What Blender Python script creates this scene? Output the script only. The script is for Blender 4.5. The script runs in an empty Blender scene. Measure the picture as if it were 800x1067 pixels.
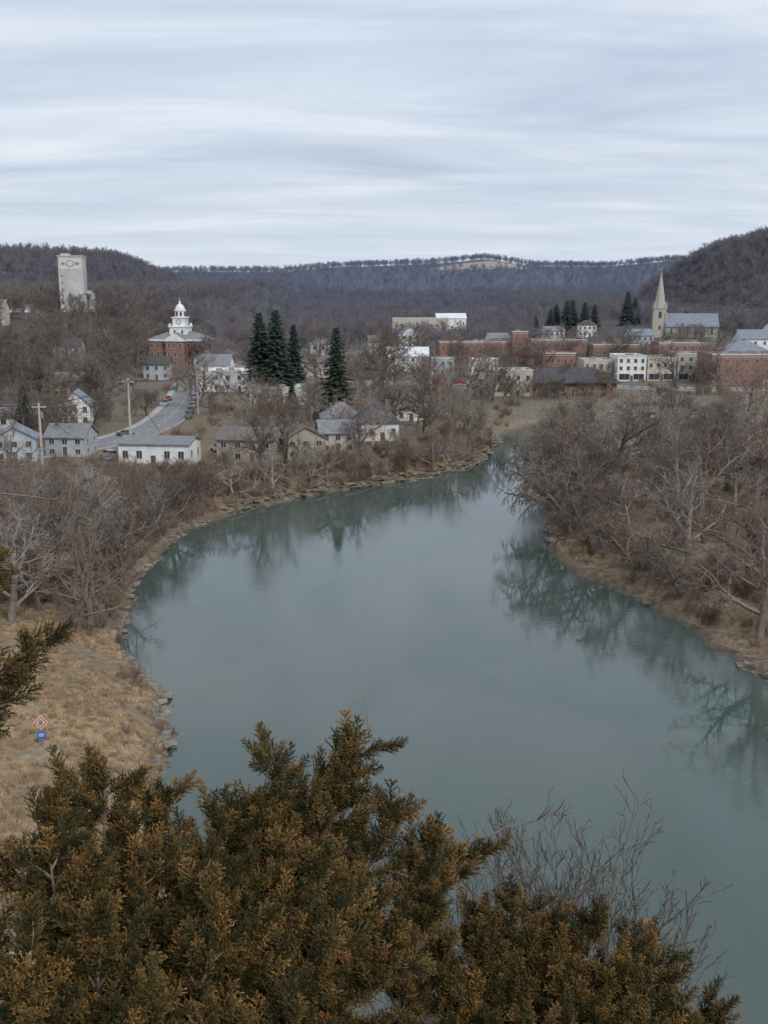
import bpy, math, random
import numpy as np
from mathutils import Vector, Matrix, Quaternion
R=random.Random(7)
NR=np.random.RandomState(5)
scene=bpy.context.scene
scene.view_settings.view_transform='Standard'
scene.view_settings.look='None'
scene.view_settings.exposure=0

# ------------------------------------------------------------------ helpers
def link(o,parent=None):
    scene.collection.objects.link(o)
    if parent is not None: o.parent=parent
    return o
def empty(name,loc=(0,0,0),rz=0):
    e=bpy.data.objects.new(name,None); e.location=loc; e.rotation_euler=(0,0,rz); e.empty_display_size=1
    return link(e)
def mat(name,c,rough=0.8,var=0.25,scale=2.0,c2=None,bump=0.0,bscale=None,spec=0.3,metal=0.0,haze_tint=False,rnd=0.0,coord='Object'):
    m=bpy.data.materials.new(name); m.use_nodes=True
    nt=m.node_tree; N=nt.nodes; L=nt.links; b=N['Principled BSDF']
    b.inputs['Roughness'].default_value=rough; b.inputs['Specular IOR Level'].default_value=spec
    b.inputs['Metallic'].default_value=metal
    tc=N.new('ShaderNodeTexCoord'); n=N.new('ShaderNodeTexNoise'); n.inputs['Scale'].default_value=scale; n.inputs['Detail'].default_value=6
    L.new(tc.outputs[coord],n.inputs['Vector'])
    r=N.new('ShaderNodeValToRGB'); L.new(n.outputs['Fac'],r.inputs['Fac'])
    if c2 is None: c2=tuple(x*(1-var) for x in c); c1=tuple(min(1,x*(1+var)) for x in c)
    else: c1=c
    r.color_ramp.elements[0].position=.35; r.color_ramp.elements[1].position=.65
    r.color_ramp.elements[0].color=(*c2,1); r.color_ramp.elements[1].color=(*c1,1)
    out=r.outputs['Color']
    if rnd>0:
        oi=N.new('ShaderNodeObjectInfo'); mr=N.new('ShaderNodeMapRange'); L.new(oi.outputs['Random'],mr.inputs['Value'])
        mr.inputs['To Min'].default_value=1-rnd; mr.inputs['To Max'].default_value=1+rnd
        vm=N.new('ShaderNodeVectorMath'); vm.operation='SCALE'; L.new(out,vm.inputs[0]); L.new(mr.outputs['Result'],vm.inputs['Scale']); out=vm.outputs['Vector']
    if haze_tint:  # aerial haze painted into the base colour, blue-grey growing with distance
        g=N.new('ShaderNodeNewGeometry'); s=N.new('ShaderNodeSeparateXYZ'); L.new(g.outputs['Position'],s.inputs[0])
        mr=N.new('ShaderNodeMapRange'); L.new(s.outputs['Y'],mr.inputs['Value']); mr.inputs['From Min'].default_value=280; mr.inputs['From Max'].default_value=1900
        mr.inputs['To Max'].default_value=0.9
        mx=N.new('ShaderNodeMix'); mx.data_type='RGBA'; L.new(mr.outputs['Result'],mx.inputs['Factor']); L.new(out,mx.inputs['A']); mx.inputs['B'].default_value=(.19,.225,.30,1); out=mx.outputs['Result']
    L.new(out,b.inputs['Base Color'])
    if bump>0:
        bp=N.new('ShaderNodeBump'); bp.inputs['Strength'].default_value=bump; n2=N.new('ShaderNodeTexNoise'); n2.inputs['Scale'].default_value=bscale or scale*4; n2.inputs['Detail'].default_value=8
        L.new(tc.outputs[coord],n2.inputs['Vector']); L.new(n2.outputs['Fac'],bp.inputs['Height']); L.new(bp.outputs['Normal'],b.inputs['Normal'])
    return m

class MB:
    def __init__(s): s.v=[]; s.f=[]; s.m=[]
    def poly(s,pts,mi=0):
        b=len(s.v); s.v+= [tuple(p) for p in pts]; s.f.append(tuple(range(b,b+len(pts)))); s.m.append(mi)
    def hexa(s,p,mi=0):
        b=len(s.v); s.v+=[tuple(q) for q in p]
        for f in ((3,2,1,0),(4,5,6,7),(0,1,5,4),(1,2,6,5),(2,3,7,6),(3,0,4,7)):
            s.f.append(tuple(b+i for i in f)); s.m.append(mi)
    def box(s,x0,x1,y0,y1,z0,z1,mi=0):
        s.hexa([(x0,y0,z0),(x1,y0,z0),(x1,y1,z0),(x0,y1,z0),(x0,y0,z1),(x1,y0,z1),(x1,y1,z1),(x0,y1,z1)],mi)
    def ring(s,cx,cy,prof,n=12,mi=0,rot=0):
        b=len(s.v)
        for r,z in prof:
            for i in range(n):
                a=rot+2*math.pi*i/n; s.v.append((cx+r*math.cos(a),cy+r*math.sin(a),z))
        for k in range(len(prof)-1):
            for i in range(n):
                j=(i+1)%n; s.f.append((b+k*n+i,b+k*n+j,b+(k+1)*n+j,b+(k+1)*n+i)); s.m.append(mi)
        s.f.append(tuple(b+i for i in reversed(range(n)))); s.m.append(mi)
        s.f.append(tuple(b+(len(prof)-1)*n+i for i in range(n))); s.m.append(mi)
    def tube(s,pts,rad,n=3,mi=0):
        b=len(s.v); k=len(pts)
        for i in range(k):
            d=(pts[min(i+1,k-1)]-pts[max(i-1,0)])
            if d.length<1e-9: d=Vector((0,0,1))
            d.normalize()
            a=Vector((0,0,1)) if abs(d.z)<.9 else Vector((1,0,0))
            u=d.cross(a); u.normalize(); w=d.cross(u); r=rad[i]; p=pts[i]
            for j in range(n):
                t=6.28318*j/n; c=math.cos(t)*r; q=math.sin(t)*r
                s.v.append((p.x+u.x*c+w.x*q,p.y+u.y*c+w.y*q,p.z+u.z*c+w.z*q))
        for i in range(k-1):
            for j in range(n):
                jj=(j+1)%n; s.f.append((b+i*n+j,b+i*n+jj,b+(i+1)*n+jj,b+(i+1)*n+j)); s.m.append(mi)
    def mesh(s,name,mats):
        me=bpy.data.meshes.new(name); me.from_pydata(s.v,[],s.f)
        for m in mats: me.materials.append(m)
        me.polygons.foreach_set('material_index',s.m); me.update(); return me
    def obj(s,name,mats,parent=None):
        return link(bpy.data.objects.new(name,s.mesh(name,mats)),parent)

# ------------------------------------------------------------------ terrain functions
def sst(a,b,x):
    t=np.clip((x-a)/(b-a),0,1); return t*t*(3-2*t)
def vnoise(x,y,seed):
    ix=np.floor(x); iy=np.floor(y); fx=x-ix; fy=y-iy
    def h(a,b):
        v=np.sin(a*127.1+b*311.7+seed*17.3)*43758.5453; return v-np.floor(v)
    fx=fx*fx*(3-2*fx); fy=fy*fy*(3-2*fy)
    return (h(ix,iy)*(1-fx)+h(ix+1,iy)*fx)*(1-fy)+(h(ix,iy+1)*(1-fx)+h(ix+1,iy+1)*fx)*fy
def fbm(x,y,sc,oc=4,seed=1):
    t=0;a=1;n=0
    for o in range(oc):
        t=t+a*vnoise(x/sc,y/sc,seed+o); n+=a; a*=.5; sc*=.5
    return t/n*2-1
LB=[(80,32),(40,35),(15,42),(2,51),(-8,62),(-15,75),(-17.7,83.6),(-18.3,93.4),(-22.4,103),(-31.8,124.6),(-34.3,146),(-35,165.6),(-33,184.5),(-25,199.8),(-13.3,214.4),(0,225),(12.6,237),(22.7,253),(26.5,273),(33,302),(44,326),(75,342),(120,349),(260,352)]
RB=[(260,334),(120,331),(78,324),(52,312),(46,300),(38,273),(33,231),(29,191),(26,165.6),(27.5,152.7),(31.2,143.5),(34.9,132.3),(37.6,121),(39.7,107.7),(46,98),(62,88),(100,80),(260,70),(260,32)]
def chaik(p,k=2):
    for _ in range(k):
        q=[p[0]]
        for a,b in zip(p[:-1],p[1:]):
            q+=[(a[0]*.75+b[0]*.25,a[1]*.75+b[1]*.25),(a[0]*.25+b[0]*.75,a[1]*.25+b[1]*.75)]
        q.append(p[-1]); p=q
    return p
LBs=chaik(LB); RBs=chaik(RB)
RIV=np.array(LBs+RBs)
def sdist(x,y):
    x=np.asarray(x,float); y=np.asarray(y,float)
    sh=x.shape; x=x.ravel(); y=y.ravel()
    best=np.full(x.shape,1e9); ins=np.zeros(x.shape,bool)
    n=len(RIV)
    for i in range(n):
        ax,ay=RIV[i]; bx,by=RIV[(i+1)%n]; dx=bx-ax; dy=by-ay; l=dx*dx+dy*dy
        if l<1e-9: continue
        t=np.clip(((x-ax)*dx+(y-ay)*dy)/l,0,1)
        d=(x-ax-t*dx)**2+(y-ay-t*dy)**2; best=np.minimum(best,d)
        if ay!=by:
            c=((ay>y)!=(by>y))&(x<(bx-ax)*(y-ay)/(by-ay)+ax); ins^=c
    s=np.sqrt(best); s[ins]*=-1
    return s.reshape(sh)
def Hf(x,y,s=None):
    x=np.asarray(x,float); y=np.asarray(y,float)
    if s is None: s=sdist(x,y)
    s=s+fbm(x,y,7,4,3)*1.7
    plain=2.6+2.6*sst(120,260,y)+fbm(x,y,30,3,9)*.5*(1-sst(250,300,y)*.6)
    plain=plain+22*sst(85,150,-x)*sst(290,420,y)
    plain=plain+.012*np.maximum(y-420,0)
    plain=plain+8*sst(450,620,y)*sst(90,160,x)
    bw=np.where(y<135,8,14)
    z=np.where(s<0,np.maximum(-3,s*.9),.8*sst(0,1.2,s)+(plain-.8)*sst(.6,bw,s))
    L=np.interp(x,[-900,-385,-260,-240,-192,-150,-110],[95,72,68,58,36,10,0])
    L=L*sst(720,1080,y)*(1-.95*sst(1130,1500,y))+fbm(x,y,160,4,21)*7*sst(760,1000,y)*(x<-120)
    Rr=np.interp(x,[150,190,225,252,271,315,600,900],[0,10,26,52,68,80,104,110])
    Rr=Rr*sst(560,900,y*1.0)*(1-.95*sst(930,1250,y))+fbm(x,y,120,4,22)*6*sst(600,800,y)*(x>170)
    F=np.interp(x,[-1500,-437,-218,-130,0,109,218,315,480,630,880,2000],[82,70,70,79,84,88,98,82,82,97,108,110])
    F=(F+fbm(x,y,420,5,23)*10)*sst(1350,2450,y)
    M=(40+fbm(x,y,330,4,31)*30)*sst(1150,1700,y)*(1-.6*sst(1750,2100,y))
    z=np.where(y>520,np.maximum(np.maximum(z,L),np.maximum(np.maximum(Rr,F),M)),z)
    bl=38.25-1.28*np.maximum(y-.7,0)+fbm(x,y,5,3,4)*.8*sst(1.5,6,y)+.004*np.minimum(y,0)
    return np.maximum(z,bl)
def H(x,y): return float(Hf(np.array([x]),np.array([y]))[0])

ys=[-160,-120,-80,-50,-30,-18,-10,-6,-3]
y=-1.5
while y<6000:
    ys.append(y)
    y+= .8 if y<60 else (1.0 if y<290 else 1.0+(y-290)*.012)
ys=np.array(ys); NC=380
tt=np.linspace(-1,1,NC); tt=np.sign(tt)*(.55*np.abs(tt)+.45*np.abs(tt)**2.2)
YY=np.repeat(ys[:,None],NC,1); XX=tt[None,:]*(150+.8*np.maximum(YY,0))
SS=sdist(XX,YY); ZZ=Hf(XX,YY,SS)
V=np.stack([XX,YY,ZZ],-1).reshape(-1,3)
nr=len(ys); idx=np.arange(nr*NC).reshape(nr,NC)
F=np.stack([idx[:-1,:-1],idx[:-1,1:],idx[1:,1:],idx[1:,:-1]],-1).reshape(-1,4)
me=bpy.data.meshes.new('ground'); me.vertices.add(len(V)); me.vertices.foreach_set('co',V.ravel())
me.loops.add(F.size); me.loops.foreach_set('vertex_index',F.ravel().astype(np.int32))
me.polygons.add(len(F)); me.polygons.foreach_set('loop_start',np.arange(0,F.size,4,dtype=np.int32)); me.polygons.foreach_set('loop_total',np.full(len(F),4,np.int32))
me.update(calc_edges=True); me.polygons.foreach_set('use_smooth',np.ones(len(F),bool))
def C3(*c): return np.array(c)
def mixc(a,b,t): return a*(1-t[...,None])+b*t[...,None]
tan=C3(.40,.30,.195); brn=C3(.19,.145,.105); rock=C3(.16,.13,.10); lit=C3(.12,.10,.085); field=C3(.46,.39,.28); lawn=C3(.19,.17,.11); pav=C3(.19,.185,.18)
col=np.broadcast_to(tan,XX.shape+(3,)).copy()
n1=fbm(XX,YY,9,4,41)*.5+.5; n2=fbm(XX,YY,40,3,42)*.5+.5; n3=fbm(XX,YY,5,4,48)*.5+.5
col=mixc(col,brn,np.clip(n1*1.9-.5,0,1)*.8)
col=mixc(col,lawn,np.clip(n3*2.2-1.0,0,1)*.4)
col=mixc(col,brn,sst(120,150,YY)*.65*sst(3,7,SS))
col=mixc(col,lawn,sst(225,260,YY)*np.clip(n2*1.2,0,1)*.8)
col=mixc(col,pav,sst(240,300,YY)*(1-sst(560,640,YY))*np.clip(n1*1.5-.3,0,1)*.6)
col=mixc(col,rock,(1-sst(.4,1.8,SS+fbm(XX,YY,7,4,3)*1.7))*(YY<400))
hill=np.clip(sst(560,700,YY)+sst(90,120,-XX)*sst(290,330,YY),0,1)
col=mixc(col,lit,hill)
fm=((YY>1600)&(fbm(XX,YY,500,2,77)>.12)&(ZZ>76)).astype(float)
col=mixc(col,field,fm)
col=mixc(col,C3(.135,.16,.215),np.clip((YY-280)/1620,0,1)*.85*(1-.7*fm))  # aerial haze painted into the ground colours by distance, weaker on fields
col=mixc(col,brn*.8,(YY<45).astype(float))
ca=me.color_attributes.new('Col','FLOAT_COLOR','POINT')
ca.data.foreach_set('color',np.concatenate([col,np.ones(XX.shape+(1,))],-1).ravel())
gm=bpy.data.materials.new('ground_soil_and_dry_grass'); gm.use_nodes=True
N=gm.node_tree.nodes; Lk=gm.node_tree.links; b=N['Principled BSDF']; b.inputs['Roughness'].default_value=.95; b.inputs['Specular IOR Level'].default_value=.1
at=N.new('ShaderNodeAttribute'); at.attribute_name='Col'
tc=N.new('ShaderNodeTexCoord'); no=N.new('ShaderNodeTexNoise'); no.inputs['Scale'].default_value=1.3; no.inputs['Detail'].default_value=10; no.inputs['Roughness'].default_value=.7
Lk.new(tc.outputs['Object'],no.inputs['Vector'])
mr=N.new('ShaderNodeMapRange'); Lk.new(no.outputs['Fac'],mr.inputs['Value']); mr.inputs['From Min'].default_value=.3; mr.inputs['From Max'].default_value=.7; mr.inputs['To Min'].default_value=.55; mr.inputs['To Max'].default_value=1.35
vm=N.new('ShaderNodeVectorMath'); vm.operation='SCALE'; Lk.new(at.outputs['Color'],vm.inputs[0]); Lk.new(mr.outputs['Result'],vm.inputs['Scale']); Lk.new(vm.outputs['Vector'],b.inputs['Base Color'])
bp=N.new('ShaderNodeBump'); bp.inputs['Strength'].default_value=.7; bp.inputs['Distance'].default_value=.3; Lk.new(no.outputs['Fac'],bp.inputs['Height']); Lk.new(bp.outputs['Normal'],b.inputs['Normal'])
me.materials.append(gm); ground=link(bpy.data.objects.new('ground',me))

# ------------------------------------------------------------------ river
w=MB(); w.poly([(-80,24,0),(280,24,0),(280,372,0),(-80,372,0)])
wm=bpy.data.materials.new('river_water'); wm.use_nodes=True
N=wm.node_tree.nodes; Lk=wm.node_tree.links; b=N['Principled BSDF']
b.inputs['IOR'].default_value=1.5
tc=N.new('ShaderNodeTexCoord')
mp=N.new('ShaderNodeMapping'); mp.inputs['Scale'].default_value=(.035,.014,1); mp.inputs['Rotation'].default_value=(0,0,.25); Lk.new(tc.outputs['Object'],mp.inputs['Vector'])
n0=N.new('ShaderNodeTexNoise'); n0.inputs['Scale'].default_value=1.6; n0.inputs['Detail'].default_value=6; n0.inputs['Distortion'].default_value=1.2; Lk.new(mp.outputs[0],n0.inputs['Vector'])
cr=N.new('ShaderNodeValToRGB'); Lk.new(n0.outputs['Fac'],cr.inputs['Fac'])
cr.color_ramp.elements[0].position=.3; cr.color_ramp.elements[0].color=(.052,.084,.070,1); cr.color_ramp.elements[1].position=.7; cr.color_ramp.elements[1].color=(.088,.118,.103,1)
Lk.new(cr.outputs['Color'],b.inputs['Base Color'])
rr=N.new('ShaderNodeMapRange'); Lk.new(n0.outputs['Fac'],rr.inputs['Value']); rr.inputs['From Min'].default_value=.42; rr.inputs['From Max'].default_value=.62; rr.inputs['To Min'].default_value=.015; rr.inputs['To Max'].default_value=.11; Lk.new(rr.outputs['Result'],b.inputs['Roughness'])
m2=N.new('ShaderNodeMapping'); m2.inputs['Scale'].default_value=(.9,1.5,1); Lk.new(tc.outputs['Object'],m2.inputs['Vector'])
n2_=N.new('ShaderNodeTexNoise'); n2_.inputs['Scale'].default_value=1.0; n2_.inputs['Detail'].default_value=5; n2_.inputs['Distortion'].default_value=.6; Lk.new(m2.outputs[0],n2_.inputs['Vector'])
rs=N.new('ShaderNodeMapRange'); Lk.new(n0.outputs['Fac'],rs.inputs['Value']); rs.inputs['From Min'].default_value=.42; rs.inputs['From Max'].default_value=.62; rs.inputs['To Min'].default_value=.012; rs.inputs['To Max'].default_value=.09
bp=N.new('ShaderNodeBump'); bp.inputs['Distance'].default_value=.25; Lk.new(rs.outputs['Result'],bp.inputs['Strength']); Lk.new(n2_.outputs['Fac'],bp.inputs['Height']); Lk.new(bp.outputs['Normal'],b.inputs['Normal'])
w.obj('river_water',[wm])

# ------------------------------------------------------------------ vegetation materials
bark=mat('bare_branch_bark',(.19,.152,.125),.9,.25,1.5,spec=.1,haze_tint=True,rnd=.38)
barkg=mat('grey_bark',(.31,.27,.235),.9,.25,1.5,spec=.1,haze_tint=True,rnd=.3)
brushm=mat('brush_twigs',(.27,.20,.15),.9,.25,1.2,spec=.1,haze_tint=True,rnd=.4)
forestm=mat('forest_twigs',(.21,.175,.17),.95,.25,.05,spec=.05,haze_tint=True,rnd=.28)
sprucem=mat('spruce_needles',(.032,.052,.034),.8,.4,1.2,spec=.2,haze_tint=True,rnd=.15)
grassm=mat('dry_grass_blades',(.54,.405,.26),.9,.2,1,spec=.1,rnd=.35)
sapm=mat('sapling_bark',(.13,.105,.09),.9,.25,5,spec=.1)

def rdir(d,ang,az):
    a=Vector((0,0,1)) if abs(d.z)<.9 else Vector((1,0,0))
    u=d.cross(a).normalized(); v=d.cross(u)
    return (d*math.cos(ang)+(u*math.cos(az)+v*math.sin(az))*math.sin(ang)).normalized()
def grow(mb,p,d,L,r,lev,P,rg):
    ns=P['seg'][lev]; pts=[p.copy()]; rad=[r]; dirs=[d.copy()]
    r1=max(r*.25 if lev else r*.2,P['rmin'])
    for i in range(ns):
        d=(d+Vector((rg.gauss(0,1),rg.gauss(0,1),rg.gauss(0,1)))*P['wob'][lev]+Vector((P.get('lean',0)*(lev==0),0,P['up'][lev]))).normalized()
        p=p+d*(L/ns); pts.append(p.copy()); dirs.append(d.copy()); rad.append(r+(r1-r)*(i+1)/ns)
    mb.tube(pts,rad,P['sides'][lev])
    if lev<P['max']:
        n=P['n'][lev]; t0=P['t0'][lev]; az=rg.random()*6
        for k in range(n):
            t=t0+(1-t0)*(k+rg.random()*.8)/n; f=min(t,.999)*ns; i=int(f); fr=f-i
            q=pts[i].lerp(pts[i+1],fr); rr=(rad[i]*(1-fr)+rad[i+1]*fr)
            az+=2.4+rg.uniform(-.5,.5)
            dd=rdir(dirs[i+1],math.radians(rg.uniform(*P['ang'][lev])),az)
            l=L*P['lr'][lev]*rg.uniform(.7,1.15)*(1.15-.6*t)
            grow(mb,q,dd,l,max(rr*.66,P['rmin']),lev+1,P,rg)
def tree_mesh(name,seed,m,kind='mid',H0=15,lean=0):
    rg=random.Random(seed); mb=MB()
    if kind=='mid':
        P=dict(seg=[7,5,4,3,2],wob=[.12,.2,.22,.25,.3],up=[.05,.07,.06,.05,.03],sides=[6,4,3,3,3],n=[9,7,6,4],t0=[.2,.22,.18,.1],ang=[(30,66),(28,62),(30,65),(30,70)],lr=[.74,.55,.5,.55],rmin=.015,max=4,lean=lean)
        grow(mb,Vector((0,0,-.5)),Vector((0,0,1)),H0*.8,.034*H0,0,P,rg)
    elif kind=='town':
        P=dict(seg=[6,5,4,3],wob=[.10,.17,.22,.3],up=[.05,.07,.06,.05],sides=[5,3,3,3],n=[11,9,8],t0=[.2,.2,.15],ang=[(30,62),(28,60),(30,65)],lr=[.66,.52,.5],rmin=.034,max=3,lean=lean)
        grow(mb,Vector((0,0,-.5)),Vector((0,0,1)),H0*.82,.028*H0,0,P,rg)
    elif kind=='willow':
        P=dict(seg=[6,6,6,6,3],wob=[.1,.14,.15,.1,.2],up=[.02,-.02,-.12,-.32,-.3],sides=[6,4,3,3,3],n=[11,9,7,3],t0=[.15,.25,.2,.1],ang=[(35,70),(30,60),(25,60),(20,50)],lr=[.72,.5,.62,.5],rmin=.017,max=4,lean=lean)
        grow(mb,Vector((0,0,-.5)),Vector((lean,0,1)).normalized(),H0*.75,.034*H0,0,P,rg)
    elif kind=='shrub':
        P=dict(seg=[4,3,2,2],wob=[.14,.2,.25,.3],up=[.06,.05,.03,.02],sides=[3,3,3,3],n=[7,5,3],t0=[.15,.15,.1],ang=[(18,45),(25,60),(30,60)],lr=[.5,.5,.5],rmin=.013,max=3)
        for k in range(9):
            a=rg.random()*6.28; grow(mb,Vector((math.cos(a)*.5,math.sin(a)*.5,-.3)),rdir(Vector((0,0,1)),rg.uniform(.05,.75),a),H0*rg.uniform(.6,1),.03,0,P,rg)
    elif kind=='fine':
        P=dict(seg=[7,6,4,3],wob=[.08,.1,.14,.18],up=[.08,.09,.07,.04],sides=[4,3,3,3],n=[10,6,3],t0=[.25,.2,.2],ang=[(15,38),(18,40),(20,45)],lr=[.5,.5,.5],rmin=.0048,max=3)
        for k in range(6):
            a=rg.random()*6.28; grow(mb,Vector((math.cos(a)*.3,math.sin(a)*.3,-.3)),rdir(Vector((0,0,1)),rg.uniform(.05,.6),a),H0*rg.uniform(.7,1),.021,0,P,rg)
    elif kind=='far':
        P=dict(seg=[3,2,2,1],wob=[.1,.15,.2,.2],up=[.05,.08,.06,.05],sides=[3,3,3,3],n=[9,6,4],t0=[.25,.2,.1],ang=[(25,55),(28,60),(30,60)],lr=[.6,.5,.5],rmin=.06,max=3)
        grow(mb,Vector((0,0,-.5)),Vector((0,0,1)),H0*.8,.28,0,P,rg)
    me=mb.mesh(name,[m]); return me
def spruce_mesh(name,seed,m,H0=20,wd=.24):
    rg=random.Random(seed); mb=MB()
    mb.tube([Vector((0,0,-1)),Vector((0,0,H0*.5)),Vector((0,0,H0))],[.3,.18,.03],6,1)
    z=H0*.05
    while z<H0*.99:
        t=z/H0; rr=H0*wd*(1-t)**.72*rg.uniform(.8,1.1)+.15
        n=int(9+10*(1-t)); a0=rg.random()*6
        for k in range(n):
            a=a0+6.283*k/n+rg.uniform(-.2,.2); L=rr*rg.uniform(.6,1.15)
            tip=Vector((math.cos(a)*L,math.sin(a)*L,z-L*rg.uniform(.05,.35)+.1*L)); base=Vector((0,0,z+L*.15))
            side=Vector((-math.sin(a),math.cos(a),0))
            K=max(4,int(L/.3))
            for q in range(K):
                f=(q+.6)/K; c=base.lerp(tip,f); c.z-=math.sin(f*3.14)*L*.06
                wv=(.3+.38*L*.35*(1-f*.7))
                for sgn in (-1,1):
                    e=c+side*sgn*wv*rg.uniform(.6,1.3)+(tip-base).normalized()*wv*.7+Vector((0,0,rg.uniform(-.3,.08)))
                    e2=c+(tip-base).normalized()*.5+Vector((0,0,rg.uniform(-.35,.0)))
                    mb.poly([c,e,e2],0)
                mb.poly([c+side*.16,c-side*.16,c+Vector((rg.uniform(-.15,.15),rg.uniform(-.15,.15),-rg.uniform(.3,.7)))],0)
        z+=H0*.02+.1
    return mb.mesh(name,[m,barkg])
TREES=[tree_mesh('bare_tree_form_%d'%i,100+i,(bark,barkg,bark)[i%3],'mid',15,lean=(.0,-.05,.03,0,.05,-.03)[i]) for i in range(6)]
TOWN=[tree_mesh('town_tree_form_%d'%i,150+i,bark,'town',15,lean=(.0,-.04,.03,0)[i]) for i in range(4)]
WILL=[tree_mesh('willow_form_%d'%i,200+i,bark,'willow',14,lean=-.06) for i in range(2)]
SHR=[tree_mesh('shrub_form_%d'%i,300+i,brushm,'shrub',3.2) for i in range(4)]
FAR=[tree_mesh('far_tree_form_%d'%i,400+i,forestm,'far',13) for i in range(4)]
SPR=[spruce_mesh('spruce_form_%d'%i,500+i,sprucem,20) for i in range(3)]

def put(name,me,x,y,s=1,rz=None,z=None,sxy=None,rx=0,ry=0):
    o=bpy.data.objects.new(name,me); o.location=(x,y,H(x,y) if z is None else z)
    o.rotation_euler=(rx,ry,R.random()*6.28 if rz is None else rz); q=sxy or s; o.scale=(q,q,s)
    return link(o)

def collection_of(name,meshes):
    c=bpy.data.collections.new(name)
    for i,m in enumerate(meshes):
        c.objects.link(bpy.data.objects.new(name+'_part_%d'%i,m))
    return c
def scatter(name,pts,rots,scl,coll,parent=None):
    me=bpy.data.meshes.new(name); me.vertices.add(len(pts)); me.vertices.foreach_set('co',np.asarray(pts,np.float32).ravel())
    a=me.attributes.new('rot','FLOAT_VECTOR','POINT'); a.data.foreach_set('vector',np.asarray(rots,np.float32).ravel())
    a=me.attributes.new('scl','FLOAT','POINT'); a.data.foreach_set('value',np.asarray(scl,np.float32))
    o=link(bpy.data.objects.new(name,me),parent)
    g=bpy.data.node_groups.new(name+'_instances','GeometryNodeTree')
    g.interface.new_socket('Geometry',in_out='INPUT',socket_type='NodeSocketGeometry'); g.interface.new_socket('Geometry',in_out='OUTPUT',socket_type='NodeSocketGeometry')
    gi=g.nodes.new('NodeGroupInput'); go=g.nodes.new('NodeGroupOutput'); ip=g.nodes.new('GeometryNodeInstanceOnPoints')
    ci=g.nodes.new('GeometryNodeCollectionInfo'); ci.inputs['Collection'].default_value=coll; ci.inputs['Separate Children'].default_value=True; ci.inputs['Reset Children'].default_value=True
    na=g.nodes.new('GeometryNodeInputNamedAttribute'); na.data_type='FLOAT_VECTOR'; na.inputs['Name'].default_value='rot'
    nb=g.nodes.new('GeometryNodeInputNamedAttribute'); nb.data_type='FLOAT'; nb.inputs['Name'].default_value='scl'
    er=g.nodes.new('FunctionNodeEulerToRotation')
    g.links.new(gi.outputs[0],ip.inputs['Points']); g.links.new(ci.outputs[0],ip.inputs['Instance']); ip.inputs['Pick Instance'].default_value=True
    g.links.new(na.outputs['Attribute'],er.inputs[0]); g.links.new(er.outputs[0],ip.inputs['Rotation']); g.links.new(nb.outputs['Attribute'],ip.inputs['Scale'])
    g.links.new(ip.outputs[0],go.inputs[0])
    md=o.modifiers.new('instances','NODES'); md.node_group=g
    return o
def zrot(n): return np.stack([NR.normal(0,.05,n),NR.normal(0,.05,n),NR.rand(n)*6.28],-1)

# ------------------------------------------------------------------ buildings
def wallmat(n,c,**k): return mat(n,c,k.pop('rough',.85),.12,k.pop('scale',.6),bump=.2,bscale=8,**k)
brick=wallmat('red_brick',(.29,.16,.125)); brick2=wallmat('brown_brick',(.25,.17,.13)); white=wallmat('white_paint',(.78,.78,.77)); cream=wallmat('cream_stucco',(.53,.48,.40))
beige=wallmat('beige_siding',(.40,.35,.28)); grey=wallmat('grey_siding',(.42,.44,.46)); blue=wallmat('pale_blue_siding',(.46,.51,.57)); stone=wallmat('limestone',(.44,.41,.35),scale=1.5); conc=wallmat('concrete',(.50,.49,.46),scale=.25)
rdark=mat('dark_shingles',(.09,.087,.09),.9,.3,1.5); rgrey=mat('grey_shingles',(.23,.235,.245),.9,.2,1.5); rbrn=mat('brown_shingles',(.18,.155,.14),.9,.2,1.5); rwhite=mat('white_metal_roof',(.74,.76,.79),.5,.08,.5); rblue=mat('slate_roof',(.23,.26,.30),.8,.2,1)
glass=mat('window_glass',(.045,.055,.065),.12,.3,.5,spec=.6); trim=mat('painted_trim',(.62,.61,.58),.6,.08,2); tard=mat('flat_roof_tar',(.24,.24,.245),.9,.25,.4); doorm=mat('door_paint',(.14,.09,.07),.6,.2,3); metal=mat('galvanised_metal',(.33,.34,.35),.5,.15,3,metal=.5); canvas=mat('blue_canopy',(.04,.14,.42),.6,.1,2)

def windows(side_len,h,z0,rows,cols,place,mb,ww=None,wh=None,skipdoor=False):
    ww=ww or min(1.1,side_len/cols*.4); fh=h/rows; wh=wh or min(1.5,fh*.5)
    for r_ in range(rows):
        for c_ in range(cols):
            if skipdoor and r_==0 and c_==cols//2: continue
            cx=-side_len/2+side_len*(c_+.5)/cols; cz=z0+fh*(r_+.52)
            place(mb,cx,cz,ww,wh)
def place_on(nx,ny,off):
    def f(mb,c,z,ww,wh):
        def bx(a0,a1,z0,z1,p0,p1,mi):
            if ny: 
                ya,yb=sorted((ny*(off+p0),ny*(off+p1))); mb.box(a0,a1,ya,yb,z0,z1,mi)
            else:
                xa,xb=sorted((nx*(off+p0),nx*(off+p1))); mb.box(xa,xb,a0,a1,z0,z1,mi)
        bx(c-ww/2,c+ww/2,z-wh/2,z+wh/2,-.05,.02,0)
        t=.07
        bx(c-ww/2-t,c-ww/2,z-wh/2,z+wh/2,-.05,.09,1); bx(c+ww/2,c+ww/2+t,z-wh/2,z+wh/2,-.05,.09,1)
        bx(c-ww/2-t,c+ww/2+t,z+wh/2,z+wh/2+t,-.05,.1,1); bx(c-ww/2-t-.05,c+ww/2+t+.05,z-wh/2-t,z-wh/2,-.05,.14,1)
        bx(c-.03,c+.03,z-wh/2,z+wh/2,.02,.05,1)
    return f
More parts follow.
